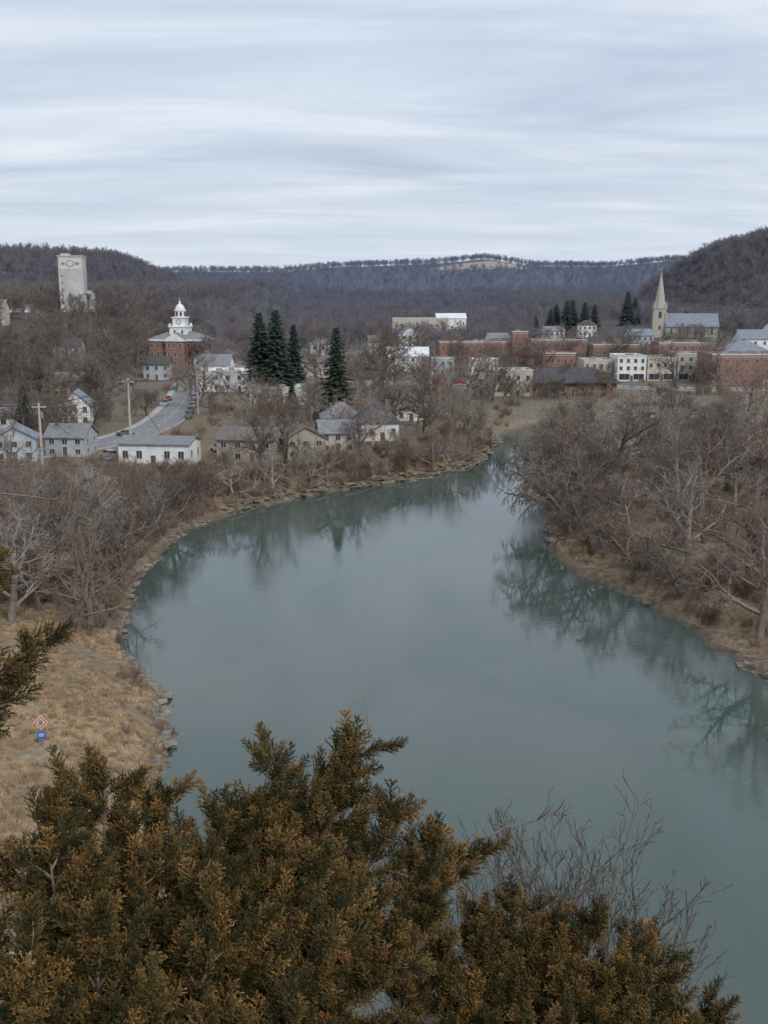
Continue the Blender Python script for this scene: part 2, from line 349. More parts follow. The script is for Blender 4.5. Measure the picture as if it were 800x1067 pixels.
def building(name,x,y,w,d,h,rot=0,wm_=white,roof='gable',rm=rgrey,rows=2,cols=4,axis='x',pitch=.5,z=None,chim=True,store=False,sidecols=None,oh=.5):
    z=H(x,y) if z is None else z
    e=empty(name,(x,y,z),rot); sidecols=sidecols or max(2,int(d/3.5))
    wl=MB(); X,Y=w/2,d/2; wl.box(-X,X,-Y,Y,-4,h)
    rf=MB(); ri=MB()
    if roof=='gable':
        if axis=='x':
            rh=Y*pitch*1.1; k=rh/Y
            wl.poly([(X,-Y,h),(X,Y,h),(X,0,h+rh)]); wl.poly([(-X,Y,h),(-X,-Y,h),(-X,0,h+rh)])
            for s_ in (-1,1):
                a=(Y+oh); zl=h-oh*k
                rf.hexa([(-X-oh,s_*a,zl+.03),(X+oh,s_*a,zl+.03),(X+oh,0,h+rh+.03),(-X-oh,0,h+rh+.03),(-X-oh,s_*a,zl+.25),(X+oh,s_*a,zl+.25),(X+oh,0,h+rh+.27),(-X-oh,0,h+rh+.27)])
        else:
            rh=X*pitch*1.1; k=rh/X
            wl.poly([(-X,-Y,h),(X,-Y,h),(0,-Y,h+rh)]); wl.poly([(X,Y,h),(-X,Y,h),(0,Y,h+rh)])
            for s_ in (-1,1):
                a=(X+oh); zl=h-oh*k
                rf.hexa([(s_*a,-Y-oh,zl+.03),(s_*a,Y+oh,zl+.03),(0,Y+oh,h+rh+.03),(0,-Y-oh,h+rh+.03),(s_*a,-Y-oh,zl+.25),(s_*a,Y+oh,zl+.25),(0,Y+oh,h+rh+.27),(0,-Y-oh,h+rh+.27)])
        top=h+rh
    elif roof=='hip':
        rh=min(X,Y)*pitch*1.2; o=oh+.1; 
        rf.box(-X-o,X+o,-Y-o,Y+o,h+.003,h+.22)
        zb=h+.22
        if w>=d: r1,r2=(-(X-Y),0,zb+rh),((X-Y),0,zb+rh)
        else: r1,r2=(0,-(Y-X),zb+rh),(0,(Y-X),zb+rh)
        a=(-X-o,-Y-o,zb);b_=(X+o,-Y-o,zb);c=(X+o,Y+o,zb);dd=(-X-o,Y+o,zb)
        if w>=d:
            rf.poly([a,b_,r2,r1]);rf.poly([b_,c,r2]);rf.poly([c,dd,r1,r2]);rf.poly([dd,a,r1])
        else:
            rf.poly([a,b_,r1]);rf.poly([b_,c,r2,r1]);rf.poly([c,dd,r2]);rf.poly([dd,a,r1,r2])
        top=zb+rh
    else:
        rf.box(-X+.3,X-.3,-Y+.3,Y-.3,h,h+.08); t=.3; ph=.7
        wl.box(-X,X,-Y,-Y+t,h,h+ph); wl.box(-X,X,Y-t,Y,h,h+ph); wl.box(-X,-X+t,-Y+t,Y-t,h,h+ph); wl.box(X-t,X,-Y+t,Y-t,h,h+ph)
        ri.box(-X-.18,X+.18,-Y-.2,-Y-.003,h+ph-.35,h+ph+.08); ri.box(-X-.12,X+.12,-Y-.1,-Y-.003,h-.35,h-.2)
        for _ in range(1+int(w/9)):
            q=R.uniform(-.85,.7)*X; yy=R.uniform(-.6,.4)*Y; ri.box(q,q+1.8,yy,yy+1.5,h+.08,h+1.2,1)
        top=h+ph
    wl.obj('walls',[wm_],e); rf.obj('roof',[rm if roof!='flat' else tard if rm is rgrey else rm],e)
    if roof=='flat': ri.obj('cornice_and_vents',[trim,metal],e)
    wn=MB(); hh=h
    if store:
        f=place_on(0,-1,Y); n=max(2,int(w/4))
        for k in range(n): f(wn,-X+w*(k+.5)/n,1.6,w/n*.72,2.2)
        windows(w,h-3.4,3.4,max(1,rows-1),cols,place_on(0,-1,Y),wn)
    else: windows(w,hh,0,rows,cols,place_on(0,-1,Y),wn,skipdoor=True)
    windows(d,hh,0,rows,sidecols,place_on(-1,0,X),wn); windows(d,hh,0,rows,sidecols,place_on(1,0,X),wn)
    wn.obj('windows',[glass,trim],e)
    dr=MB(); cx=-w/2+w*((cols//2)+.5)/cols if not store else 0.0
    dr.box(cx-.5,cx+.5,-Y-.04,-Y+.05,0,2.1,0); dr.box(cx-.62,cx-.5,-Y-.1,-Y+.05,0,2.1,1); dr.box(cx+.5,cx+.62,-Y-.1,-Y+.05,0,2.1,1); dr.box(cx-.62,cx+.62,-Y-.1,-Y+.05,2.1,2.25,1)
    dr.obj('door',[doorm,trim],e)
    if roof!='flat' and chim:
        cm=MB(); q=R.uniform(-.3,.3)*w; cm.box(q-.35,q+.35,.4,1.1,h,top+.6); cm.box(q-.42,q+.42,.33,1.17,top+.6,top+.72); cm.obj('chimney',[brick2],e)
    return e
B=building
B('cream_commercial_building',42.5,368,12.5,12,8,0,cream,'flat',rows=2,cols=4)
B('brown_low_roof_building',63,374,29,14,4.0,0,brick2,'hip',rdark,1,9,pitch=.55,oh=1.4)
B('white_storefront',95,432,11,16,9,0,white,'flat',rows=3,cols=4,store=True)
B('cream_storefront',106.5,432,11,16,8.2,0,cream,'flat',rows=2,cols=4,store=True)
B('stone_storefront',117.5,432,10,16,9.6,0,stone,'flat',rows=3,cols=3,store=True)
B('cream_storefront',83,436,11,14,7,0,cream,'flat',rows=2,cols=4,store=True)
B('brick_storefront',70,450,13,14,8.5,0,brick,'flat',rows=2,cols=5,store=True)
B('brick_school_building',136,408,36,20,11,0,brick,'flat',rows=3,cols=10)
B('brick_commercial_block',76,492,24,18,11.5,.03,brick,'flat',rows=3,cols=8,store=True)
B('brick_commercial_block',100,488,20,18,9.5,.03,brick2,'flat',rows=2,cols=6,store=True)
B('brick_commercial_block',128,480,22,16,10.5,0,brick,'flat',rows=3,cols=7,store=True)
B('brick_warehouse',42,520,34,18,9,.06,brick,'flat',rows=2,cols=9)
B('brick_stair_tower',62,512,7,8,14,.06,brick,'flat',rows=3,cols=2)
B('white_metal_building',40,436,12,12,7,0,white,'flat',rwhite,1,3)
B('white_shop_building',10,470,17,12,6.5,0,white,'gable',rwhite,2,4)
B('grey_shop_building',24,455,9,10,6,0,grey,'flat',rows=2,cols=3)
B('slate_roof_hall',178,520,26,14,8,0,white,'gable',rblue,2,6)
B('white_house',100,660,12,9,7,.1,white,'gable',rgrey,2,4)
B('white_house',122,670,11,9,7,-.1,white,'hip',rdark,2,4)
B('brick_house',84,640,12,9,7,.1,brick,'gable',rdark,2,4)
B('distant_warehouse',26,800,40,20,9,0,cream,'flat',rwhite,1,8)
B('distant_white_shed',50,840,22,12,8,.1,white,'gable',rwhite,1,5)
B('cream_house',-2,560,12,10,7,.1,cream,'gable',rbrn,2,3)
B('grey_house',-30,540,12,10,7,.1,grey,'gable',rgrey,2,3,axis='y')
B('white_farm_house',14,620,12,10,8,.1,white,'gable',rgrey,2,3,axis='y')
B('parish_hall',152,470,18,14,8,0,cream,'hip',rblue,2,5)
B('brick_house',165,430,14,12,8,0,brick2,'hip',rdark,2,4)
B('white_house',200,560,14,12,8,.2,white,'gable',rblue,2,4)
B('grey_house',128,560,12,10,7,.2,grey,'gable',rblue,2,4)
B('white_house',60,590,11,9,7,.2,white,'gable',rgrey,2,3)
B('cream_house',38,600,11,9,7,.0,cream,'gable',rblue,2,3,axis='y')
B('white_commercial_building',-51,385,24,16,6.5,-.05,white,'flat',rwhite,2,6)
B('white_garage_building',-33,345,16,12,4.5,-.08,white,'flat',rwhite,1,4)
B('white_annex',-60,400,10,12,8,-.05,white,'gable',rgrey,2,3)
B('white_riverside_office',-46,224,14.5,9,4.4,-.12,white,'gable',rgrey,1,5,pitch=.2,chim=False)
B('beige_riverside_house',-28,229,12,9,4.6,-.15,beige,'gable',rbrn,2,4,pitch=.4)
B('tan_riverside_house',-17.5,231,8.5,8,4.4,.3,beige,'gable',rbrn,2,3,axis='y',pitch=.5)
B('tan_cottage',-10.5,239,7.5,8,4.4,.15,cream,'gable',rgrey,2,3,axis='x',pitch=.5)
B('white_pavilion_house',-2,258,10,9,4.2,.1,white,'hip',rdark,1,4,pitch=.75)
B('grey_roof_house',-10.5,266,9,8,4.5,.1,grey,'hip',rgrey,1,3,pitch=.7)
B('white_boathouse',7,296,8,6,3.2,.1,white,'gable',rgrey,1,3,chim=False,pitch=.4)
B('pale_blue_house',-77,228,8.5,8,4.8,.25,blue,'gable',rblue,2,3,axis='y')
B('grey_cottage',-67.5,236,8.5,8,4.2,-.1,grey,'gable',rgrey,2,3,axis='x')
B('white_cottage',-90,262,10,8,5,.1,white,'gable',rgrey,2,3,axis='x')
B('white_gable_house',-80.5,288,7.5,9,5.5,.15,white,'gable',rblue,2,3,axis='y',pitch=.75)
B('white_hillside_house',-115,405,10,9,5,.1,white,'gable',rdark,2,3)
B('cream_hillside_house',-148,420,12,9,6,.1,cream,'gable',rgrey,2,3)
B('grey_house',-88,430,10,9,6,.1,grey,'gable',rdark,2,3)
B('grey_house',-72,450,9,9,7,0,grey,'gable',rgrey,2,3,axis='y')
B('brown_house',-100,350,10,8,5,.1,beige,'gable',rgrey,2,3)
B('brick_house',-46,470,12,9,8,0,brick,'flat',rows=2,cols=3)
B('cream_house',-27,440,12,9,6,0,cream,'gable',rbrn,2,3)

e=empty('picnic_shelter',(-7,249,H(-7,249)),.1); m=MB()
for a in (-2.5,2.5):
    for c in (-1.5,1.5): m.box(a-.08,a+.08,c-.08,c+.08,-.5,2.4)
m.obj('posts',[trim],e); m=MB(); m.poly([(-3,-2,2.4),(3,-2,2.4),(3,0,3.2),(-3,0,3.2)]); m.poly([(-3,0,3.2),(3,0,3.2),(3,2,2.4),(-3,2,2.4)]); m.obj('roof',[rgrey],e)
m=MB(); m.box(-1.2,.9,-.9,.6,-.1,.75); m.box(-1.4,-1.22,-.9,.6,-.1,.4); m.obj('covered_tables',[canvas],e)

# courthouse
cx,cy=-88,482; cz=H(cx,cy)+.8; e=empty('courthouse',(cx,cy,cz),-.08); e.scale=(.92,.92,.92)
m=MB(); m.box(-13,13,-9,9,-7,12.2); m.box(-4.5,4.5,-11.5,-9.003,-7,12.2); m.obj('walls',[brick],e)
m=MB(); m.box(-13.6,13.6,-9.6,9.6,12.2,13.1); m.box(-5,5,-12.1,-9.61,12.2,13.1); m.poly([(-5,-12.1,13.1),(5,-12.1,13.1),(0,-12.1,16)]); m.obj('white_cornice_and_pediment',[white],e)
m=MB(); a,b_,c,d=(-13.6,-9.6,13.11),(13.6,-9.6,13.11),(13.6,9.6,13.11),(-13.6,9.6,13.11); r1,r2=(-5,0,16.6),(5,0,16.6)
m.poly([a,b_,r2,r1]);m.poly([b_,c,r2]);m.poly([c,d,r1,r2]);m.poly([d,a,r1]); m.poly([(-5.2,-12.2,13.12),(0,-12.2,16.1),(0,-4,16.1),(-5.2,-8,13.12)]); m.poly([(5.2,-12.2,13.12),(5.2,-8,13.12),(0,-4,16.1),(0,-12.2,16.1)]); m.obj('roof',[rgrey],e)
m=MB(); windows(26,12,0,3,9,place_on(0,-1,9),m,1.2,2.3); windows(18,12,0,3,5,place_on(1,0,13),m,1.2,2.3); windows(18,12,0,3,5,place_on(-1,0,13),m,1.2,2.3); windows(8,12,0,3,3,place_on(0,-1,11.5),m,1.1,2.3); m.obj('windows',[glass,white],e)
m=MB(); m.box(-4.2,4.2,-4.2,4.2,14.0,18.4); m.box(-4.7,4.7,-4.7,4.7,18.4,18.9)
for sx in (-1,1):
    for sy in (-1,1): m.box(sx*4.0-.5,sx*4.0+.5,sy*4.0-.5,sy*4.0+.5,18.9,20.1)
m.box(-3.0,3.0,-3.0,3.0,18.9,22.6); m.box(-3.5,3.5,-3.5,3.5,22.6,23.1)
m.ring(0,0,[(2.5,23.1),(2.5,25.8),(2.9,25.9),(2.9,26.2),(2.4,26.4),(2.2,27.4),(1.5,28.4),(.8,29),(.55,29.2),(.5,30),(.15,30.4),(.06,32)],12); m.obj('cupola',[white],e)
m=MB()
for nx,ny in ((0,-1),(0,1),(1,0),(-1,0)):
    f=place_on(nx,ny,4.2); f(m,-1.8,16.2,.9,1.8); f(m,1.8,16.2,.9,1.8)
for k in range(8):
    a=k*math.pi/4+math.pi/8; ca_,sa=math.cos(a),math.sin(a); q=2.47
    pts=[]
    for dz,dt in ((23.4,-.45),(23.4,.45),(25.4,.45),(25.4,-.45)):
        pts.append((q*ca_-dt*sa+.12*ca_,q*sa+dt*ca_+.12*sa,dz))
    m.poly(pts,0)
m.obj('cupola_openings',[glass,white],e)
m=MB()
for nx,ny in ((0,-1),(0,1),(1,0),(-1,0)):
    for r_,o_,mi in ((1.25,3.06,1),(1.05,3.1,0)):
        pts=[]
        for k in range(20):
            a=k*.31416; u,v=r_*math.cos(a),20.8+r_*math.sin(a)
            pts.append((u,ny*o_,v) if ny else (nx*o_,u,v))
        m.poly(pts,mi)
m.obj('clock_faces',[trim,rdark],e)

# church
cx,cy=148,600; cz=H(cx,cy); e=empty('stone_church',(cx,cy,cz),-.12)
m=MB(); m.box(-3.2,3.2,-3.2,3.2,-6,15.0); m.box(3.21,30,-5.5,6.5,-6,6)
for k in (-1,1):
    for j in (-1,1): m.box(k*3.2-.5,k*3.2+.5,j*3.2-.5,j*3.2+.5,-6,13); m.ring(k*3.0,j*3.0,[(.6,15),(.55,16),(.05,19)],6)
m.poly([(30,-5.5,6),(30,6.5,6),(30,.5,12)]); m.obj('walls',[stone],e)
m=MB(); m.box(-3.6,3.6,-3.6,3.6,15,15.5); m.ring(0,0,[(3.3,15.5),(2.6,19),(1.3,27),(.12,34),(.1,34.6)],8,0,math.pi/8); m.box(-.06,.06,-.06,.06,34.6,36); m.box(-.45,.45,-.05,.05,35.2,35.35); m.obj('spire',[stone],e)
m=MB()
for s_ in (-1,1):
    m.hexa([(3.0,.5+s_*6.8,5.4),(30.6,.5+s_*6.8,5.4),(30.6,.5,12.1),(3.0,.5,12.1),(3.0,.5+s_*6.8,5.7),(30.6,.5+s_*6.8,5.7),(30.6,.5,12.5),(3.0,.5,12.5)])
m.obj('nave_roof',[rblue],e)
m=MB(); f=place_on(0,-1,5.5)
for k in range(6): f(m,6+k*4.2,3,1.1,3.2)
for nx,ny in ((0,-1),(1,0),(-1,0)):
    f=place_on(nx,ny,3.2); f(m,0,11.8,1.5,3.4); f(m,0,5,1.0,2)
m.obj('lancet_windows',[glass,stone],e)

# grain elevator
cx,cy=-155,560; cz=H(cx,cy); e=empty('grain_elevator',(cx,cy,cz),.1); zt=55.5-cz
m=MB(); m.box(-6,6,-5,5,-6,zt); m.obj('headhouse',[conc],e)
m=MB(); m.box(-6.3,6.3,-5.3,5.3,zt,zt+.5); m.box(-5,-1,-3,3,zt+.5,zt+1.5); m.obj('roof_slab',[conc],e)
m=MB()
for k in range(3):
    for j in range(2): m.ring(1.8+k*3.4,-7.3+j*3.4+(6 if k==2 else 0),[(1.9,-6),(1.9,zt-18),(1.7,zt-17.6)],18)
m.box(-.5,10,-8,-5.01,zt-17.6,zt-16.4); m.obj('silos',[conc],e)
m=MB(); m.box(-5.2,5.2,-5.06,-4.9,zt-6,zt-.9,0)
pts=[(2.0*math.cos(k*.31416)*1.0-.2,-5.09,zt-3.4+1.7*math.sin(k*.31416)) for k in range(20)]; m.poly(pts,1); pts=[(1.5*math.cos(k*.31416)-.2,-5.12,zt-3.4+1.25*math.sin(k*.31416)) for k in range(20)]; m.poly(pts,0)
m.box(-4.4,-2.6,-5.12,-5.07,zt-4,zt-2.8,1); m.box(2.2,4.2,-5.12,-5.07,zt-4,zt-2.8,1)
m.obj('painted_sign_panel',[trim,rblue],e)
m=MB()
for k in range(7): m.box(-4.6,-4.1,-5.05,-4.95,zt-10-k*3.2,zt-9-k*3.2)
m.obj('windows',[glass],e)
B('elevator_shed',-182,545,20,12,9,.1,white,'gable',rwhite,1,3,z=20,chim=False)

# ------------------------------------------------------------------ roads
asph=mat('asphalt',(.24,.24,.24),.9,.15,.5,bump=.1); kerbm=mat('concrete_kerb',(.42,.41,.39),.9,.1,2); linem=mat('road_marking_paint',(.7,.7,.66),.7,.1,3)
def road(name,pts,wd):
    pts=chaik(pts,2); P=[]
    for a,b_ in zip(pts[:-1],pts[1:]):
        n=max(1,int(math.dist(a,b_)/2)); P+=[(a[0]+(b_[0]-a[0])*k/n,a[1]+(b_[1]-a[1])*k/n) for k in range(n)]
    P.append(pts[-1]); A=np.array(P); T=np.gradient(A,axis=0); T/=np.linalg.norm(T,axis=1)[:,None]; Nn=np.stack([T[:,1],-T[:,0]],-1)
    Z=np.max([Hf(*(A+Nn*o).T) for o in (-wd/2,0,wd/2)],axis=0)+.15
    Z=np.convolve(np.pad(Z,3,'edge'),np.ones(7)/7,'valid')+.05
    e=empty(name)
    def strip(o0,o1,dz,nm,m_,dash=False,thick=0):
        mb=MB()
        for i in range(len(A)-1):
            if dash and i%4>1: continue
            a0=A[i]+Nn[i]*o0; a1=A[i]+Nn[i]*o1; b0=A[i+1]+Nn[i+1]*o0; b1=A[i+1]+Nn[i+1]*o1
            if thick: mb.hexa([(*a0,Z[i]-1),(*a1,Z[i]-1),(*b1,Z[i+1]-1),(*b0,Z[i+1]-1),(*a0,Z[i]+dz),(*a1,Z[i]+dz),(*b1,Z[i+1]+dz),(*b0,Z[i+1]+dz)])
            else: mb.poly([(*a0,Z[i]+dz),(*a1,Z[i]+dz),(*b1,Z[i+1]+dz),(*b0,Z[i+1]+dz)])
        mb.obj(nm,[m_],e)
    strip(-wd/2,wd/2,0,'asphalt_surface',asph); strip(-wd/2-.3,-wd/2-.002,.13,'kerb_west',kerbm,thick=1); strip(wd/2+.002,wd/2+.3,.13,'kerb_east',kerbm,thick=1)
    strip(-.08,.08,.005,'centre_line',linem,dash=True)
    strip(-wd/2-2,-wd/2-.302,.1,'pavement',kerbm,thick=1)
road('road',[(-85,222),(-72,236),(-62,252),(-57.5,280),(-60,320),(-66,370),(-72,410),(-70,440),(-64,520)],9)
road('town_street',[(-64,415),(-20,412),(30,412),(80,398),(104,385),(150,388),(230,400)],9)
m=MB(); zp=max(H(60+i*6,276+j*6) for i in range(11) for j in range(6))+.1
m.box(57,124,273,309,zp-3,zp); 
for k in range(22): m.box(60+k*2.8,60.1+k*2.8,277,282,zp+.0,zp+.006,1); m.box(60+k*2.8,60.1+k*2.8,295,300,zp+.0,zp+.006,1)
m.obj('parking_lot',[asph,linem])

# ------------------------------------------------------------------ cars
tyre=mat('tyre_rubber',(.02,.02,.02),.9,.1,5); lampm=mat('lamp_lens',(.6,.1,.08),.3,.1,5)
def car_mesh(name,paint,kind):
    m=MB(); W=.9
    if kind=='sedan': prof=[(-2.25,.45),(-2.25,.85),(-1.6,.95),(1.0,.98),(2.1,.78),(2.25,.5)]; cab=(-1.5,1.0,-.95,.45,.95,1.45)
    elif kind=='suv': prof=[(-2.3,.5),(-2.3,1.05),(-1.9,1.1),(1.1,1.1),(2.1,.98),(2.3,.6)]; cab=(-2.2,1.1,-1.95,.5,1.1,1.75)
    else: prof=[(-2.7,.55),(-2.7,1.1),(-.6,1.1),(1.2,1.15),(2.5,1.05),(2.7,.6)]; cab=(-.7,1.3,-.55,.75,1.12,1.85)
    prof=prof+[(prof[-1][0]-.05,.3),(prof[0][0]+.05,.3)]
    n=len(prof); b=len(m.v)
    for s_,k in ((-1,1.0),(1,1.0)):
        for (px,pz) in prof: m.v.append((px,s_*W*(1 if pz<.9 else .95),pz))
    m.f.append(tuple(range(b,b+n))); m.m.append(0); m.f.append(tuple(reversed(range(b+n,b+2*n)))); m.m.append(0)
    for i in range(n): j=(i+1)%n; m.f.append((b+j,b+i,b+n+i,b+n+j)); m.m.append(0)
    x0,x1,x2,x3,z0,z1=cab; w1=.84; w2=.68
    m.hexa([(x0,-w1,z0-.03),(x1,-w1,z0-.03),(x1,w1,z0-.03),(x0,w1,z0-.03),(x2,-w2,z1),(x3,-w2,z1),(x3,w2,z1),(x2,w2,z1)],1)
    m.hexa([(x2-.05,-w2-.02,z1-.05),(x3+.05,-w2-.02,z1-.05),(x3+.05,w2+.02,z1-.05),(x2-.05,w2+.02,z1-.05),(x2+.1,-w2+.08,z1+.04),(x3-.1,-w2+.08,z1+.04),(x3-.1,w2-.08,z1+.04),(x2+.1,w2-.08,z1+.04)],0)
    for xx in ((x0+x1)/2-.05,x0*.72+x1*.28+.0):
        for s_ in (-1,1): m.hexa([(xx,s_*.86,z0),(xx+.1,s_*.86,z0),(xx+.1,s_*.82,z0),(xx,s_*.82,z0),(xx,s_*.70,z1),(xx+.1,s_*.70,z1),(xx+.1,s_*.66,z1),(xx,s_*.66,z1)],0)
    for wx in (prof[0][0]+.85,-prof[0][0]-.85):
        for s_ in (-1,1):
            pts=[Vector((wx,s_*.72,.33)),Vector((wx,s_*.94,.33))]; b=len(m.v)
            for p in pts:
                for k in range(12): m.v.append((p.x+.33*math.cos(k*.5236),p.y,p.z+.33*math.sin(k*.5236)))
            for k in range(12): j=(k+1)%12; m.f.append((b+k,b+j,b+12+j,b+12+k)); m.m.append(2)
            m.f.append(tuple(b+12+k for k in range(12))); m.m.append(2)
    for s_ in (-.65,.65): m.box(prof[0][0]-.02,prof[0][0]+.05,s_-.16,s_+.16,.68,.82,3); m.box(-prof[0][0]-.06,-prof[0][0]+.015,s_-.16,s_+.16,.56,.68,4)
    return m.mesh(name,[paint,glass,tyre,lampm,trim])
def paint(n,c): return mat(n,c,.3,.03,1,spec=.5)
PT=[paint('white_car_paint',(.7,.7,.7)),paint('silver_car_paint',(.4,.42,.44)),paint('dark_car_paint',(.04,.045,.055)),paint('red_car_paint',(.35,.04,.035)),paint('blue_car_paint',(.06,.1,.22)),paint('grey_car_paint',(.16,.17,.18))]
CARS=[car_mesh('car_form_%d'%i,PT[i%6],('sedan','suv','pickup')[i%3 if i<6 else (i+1)%3]) for i in range(12)]
def car(x,y,rz,z=None,nm='parked_car'):
    i=R.randrange(12); kk=('sedan','suv','pickup')[i%3 if i<6 else (i+1)%3]
    put({'pickup':'parked_pickup_truck'}.get(kk,nm),CARS[i],x,y,1,rz,H(x,y)+.2 if z is None else z)
for k in range(20):
    if R.random()<.8: car(61.4+k*2.8,279.6,math.pi/2,zp)
    if R.random()<.7: car(61.4+k*2.8,297.6,-math.pi/2,zp)
for yy in (300,312,325,338,352,366): car(-53.5-(yy-300)*.13,yy,math.pi/2+.1)
for yy in (331,347): car(-66-(yy-331)*.13,yy,math.pi/2+.1)
for xx in (-30,-22,-10,20,28,50,58): car(xx,407,0)
for xx,yy in ((-55,217),(-58,229),(-36,238),(-62,262),(16,300),(-24,331),(-17,333),(-44,366)): car(xx,yy,R.random()*3)

# ------------------------------------------------------------------ poles and wires
wood=mat('weathered_pole_wood',(.50,.46,.41),.9,.15,2); wirem=mat('power_wire',(.03,.03,.03),.6,.1,2)
def pole(x,y,h,rz=0):
    z=H(x,y); e=empty('utility_pole',(x,y,z),rz); m=MB(); m.ring(0,0,[(.3,-1),(.26,h*.5),(.2,h)],8); m.obj('post',[wood],e)
    m=MB(); m.box(-1.4,1.4,-.1,.1,h-.9,h-.66); m.obj('crossarm',[wood],e)
    m=MB()
    for a in (-1.1,-.5,.5,1.1): m.ring(a,0,[(.05,h-.66),(.09,h-.5),(.03,h-.4)],6)
    m.ring(.48,0,[(.27,h-2.9),(.27,h-1.7)],8); m.obj('insulators_and_transformer',[metal],e)
    return Vector((x,y,z+h-.5))
PP=[pole(-150,235,14),pole(-112,222,15),pole(-66,210,14),pole(-58,250,15),pole(-52.5,310,12),pole(-58,360,11),pole(-65.5,415,11)]
m=MB()
def wire(a,b_,sag):
    pts=[a.lerp(b_,k/10)-Vector((0,0,sag*4*(k/10)*(1-k/10))) for k in range(11)]; m.tube(pts,[.055]*11,3)
for a,b_ in zip(PP[:-1],PP[1:]):
    for o_ in (-1.1,.5,1.1): wire(a+Vector((o_*.5,o_*.6,0)),b_+Vector((o_*.5,o_*.6,0)),.9)
    wire(a-Vector((0,0,2)),b_-Vector((0,0,2)),1.1)
wire(PP[3],Vector((-45,226,9)),.6); wire(PP[2],Vector((-67,234,9)),.4)
m.obj('power_lines',[wirem])
def lamp(x,y,h=8,rz=0):
    e=empty('street_lamp',(x,y,H(x,y)),rz); m=MB(); m.ring(0,0,[(.12,-.5),(.1,h*.5),(.06,h)],8); m.tube([Vector((0,0,h)),Vector((.8,0,h+.5)),Vector((1.8,0,h+.6))],[.05,.045,.04],5); m.obj('post',[metal],e)
    m=MB(); m.box(1.6,2.4,-.15,.15,h+.5,h+.68); m.obj('lamp_head',[metal],e)
for x,y in ((-54,292),(-59,345),(62,290),(84,290),(106,290),(-14,407),(24,407),(74,400),(118,380)): lamp(x,y,9)

sx,sy=-28.3,85.4; e=empty('river_warning_sign',(sx,sy,H(sx,sy)),.05)
wht=mat('sign_white',(.8,.8,.8),.5,.04,3); org=mat('sign_orange',(.75,.17,.04),.5,.04,3); blu=mat('sign_blue',(.03,.16,.6),.5,.04,3); blk=mat('sign_black',(.03,.03,.03),.5,.04,3)
m=MB(); m.box(-.045,.045,-.045,.045,-.4,2.5); m.obj('post',[metal],e)
def dia(m,r,y_,mi,cz=2.2):
    m.hexa([(0,y_,cz-r),(r,y_,cz),(0,y_,cz+r),(-r,y_,cz),(0,y_+.012,cz-r),(r,y_+.012,cz),(0,y_+.012,cz+r),(-r,y_+.012,cz)],mi)
m=MB(); dia(m,.62,-.075,0); dia(m,.54,-.09,1); dia(m,.36,-.105,0); m.box(-.2,.2,-.12,-.107,2.15,2.26,2); m.box(-.13,.13,-.12,-.107,2.0,2.08,2); m.box(-.13,.13,-.12,-.107,2.33,2.41,2); m.obj('diamond_panel',[wht,org,blk],e)
m=MB(); m.box(-.36,.36,-.085,-.065,.8,1.4,0); m.box(-.22,.22,-.1,-.087,1.16,1.24,1); m.box(-.22,.22,-.1,-.087,1.0,1.07,1); m.obj('blue_panel',[blu,wht],e)

# ------------------------------------------------------------------ rock ledges
rockm=mat('limestone_ledge',(.23,.195,.15),.9,.45,.8,bump=.6,bscale=4)
def ledge(name,poly,layers,cond,dens=.5):
    m=MB(); 
    for a,b_ in zip(poly[:-1],poly[1:]):
        if not cond((a[0]+b_[0])/2,(a[1]+b_[1])/2): continue
        L=math.dist(a,b_); n=max(1,int(L/1.0)); ang=math.atan2(b_[1]-a[1],b_[0]-a[0])
        for k in range(n):
            t=(k+R.random())/n; x=a[0]+(b_[0]-a[0])*t; y=a[1]+(b_[1]-a[1])*t
            g=fbm(np.array([x]),np.array([y]),11,2,91)[0]
            if g<.0+(.5-dens)*.8: continue
            nx,ny=-math.sin(ang),math.cos(ang)
            sh=-float(fbm(np.array([x]),np.array([y]),7,4,3)[0])*1.7
            for ly in range(layers):
                if R.random()<.3: continue
                l=R.uniform(.5,1.9); wd=R.uniform(.4,1.1); h=R.uniform(.14,.36); z=-.2+ly*.36+R.uniform(-.05,.12)
                off=sh*1.0+ly*.4+R.uniform(-.2,.6); ca_,sa=math.cos(ang+R.uniform(-.35,.35)),math.sin(ang+R.uniform(-.35,.35))
                P=[]
                for zz in (0,h):
                    for (u,v) in ((-l,-wd),(l,-wd),(l,wd),(-l,wd)):
                        u*=R.uniform(.6,1); v*=R.uniform(.6,1)
                        P.append((x+nx*off+u*ca_-v*sa,y+ny*off+u*sa+v*ca_,z+zz+R.uniform(-.06,.06)))
                m.hexa(P)
    m.obj(name,[rockm])
ledge('limestone_ledge_bank',LBs,5,lambda x,y: 195<y<300 and x<50,1.0)
ledge('rocky_shore',LBs,2,lambda x,y: 60<y<=195,.35)
ledge('rocky_shore',RBs,2,lambda x,y: 95<y<200,.4)
m=MB()
for k in range(60):
    i=R.randrange(len(RBs)); a=RBs[i]
    if not(105<a[1]<165): continue
    p=Vector((a[0]+R.uniform(.5,4),a[1]+R.uniform(-1,1),.7)); d=Vector((R.uniform(-1,1),R.uniform(-1,1),R.uniform(-.05,.2))).normalized(); L=R.uniform(1.5,4.5)
    m.tube([p,p+d*L*.5+Vector((0,0,.1)),p+d*L],[.1,.08,.03],5)
m.obj('driftwood',[mat('bleached_driftwood',(.30,.26,.21),.9,.2,2)])

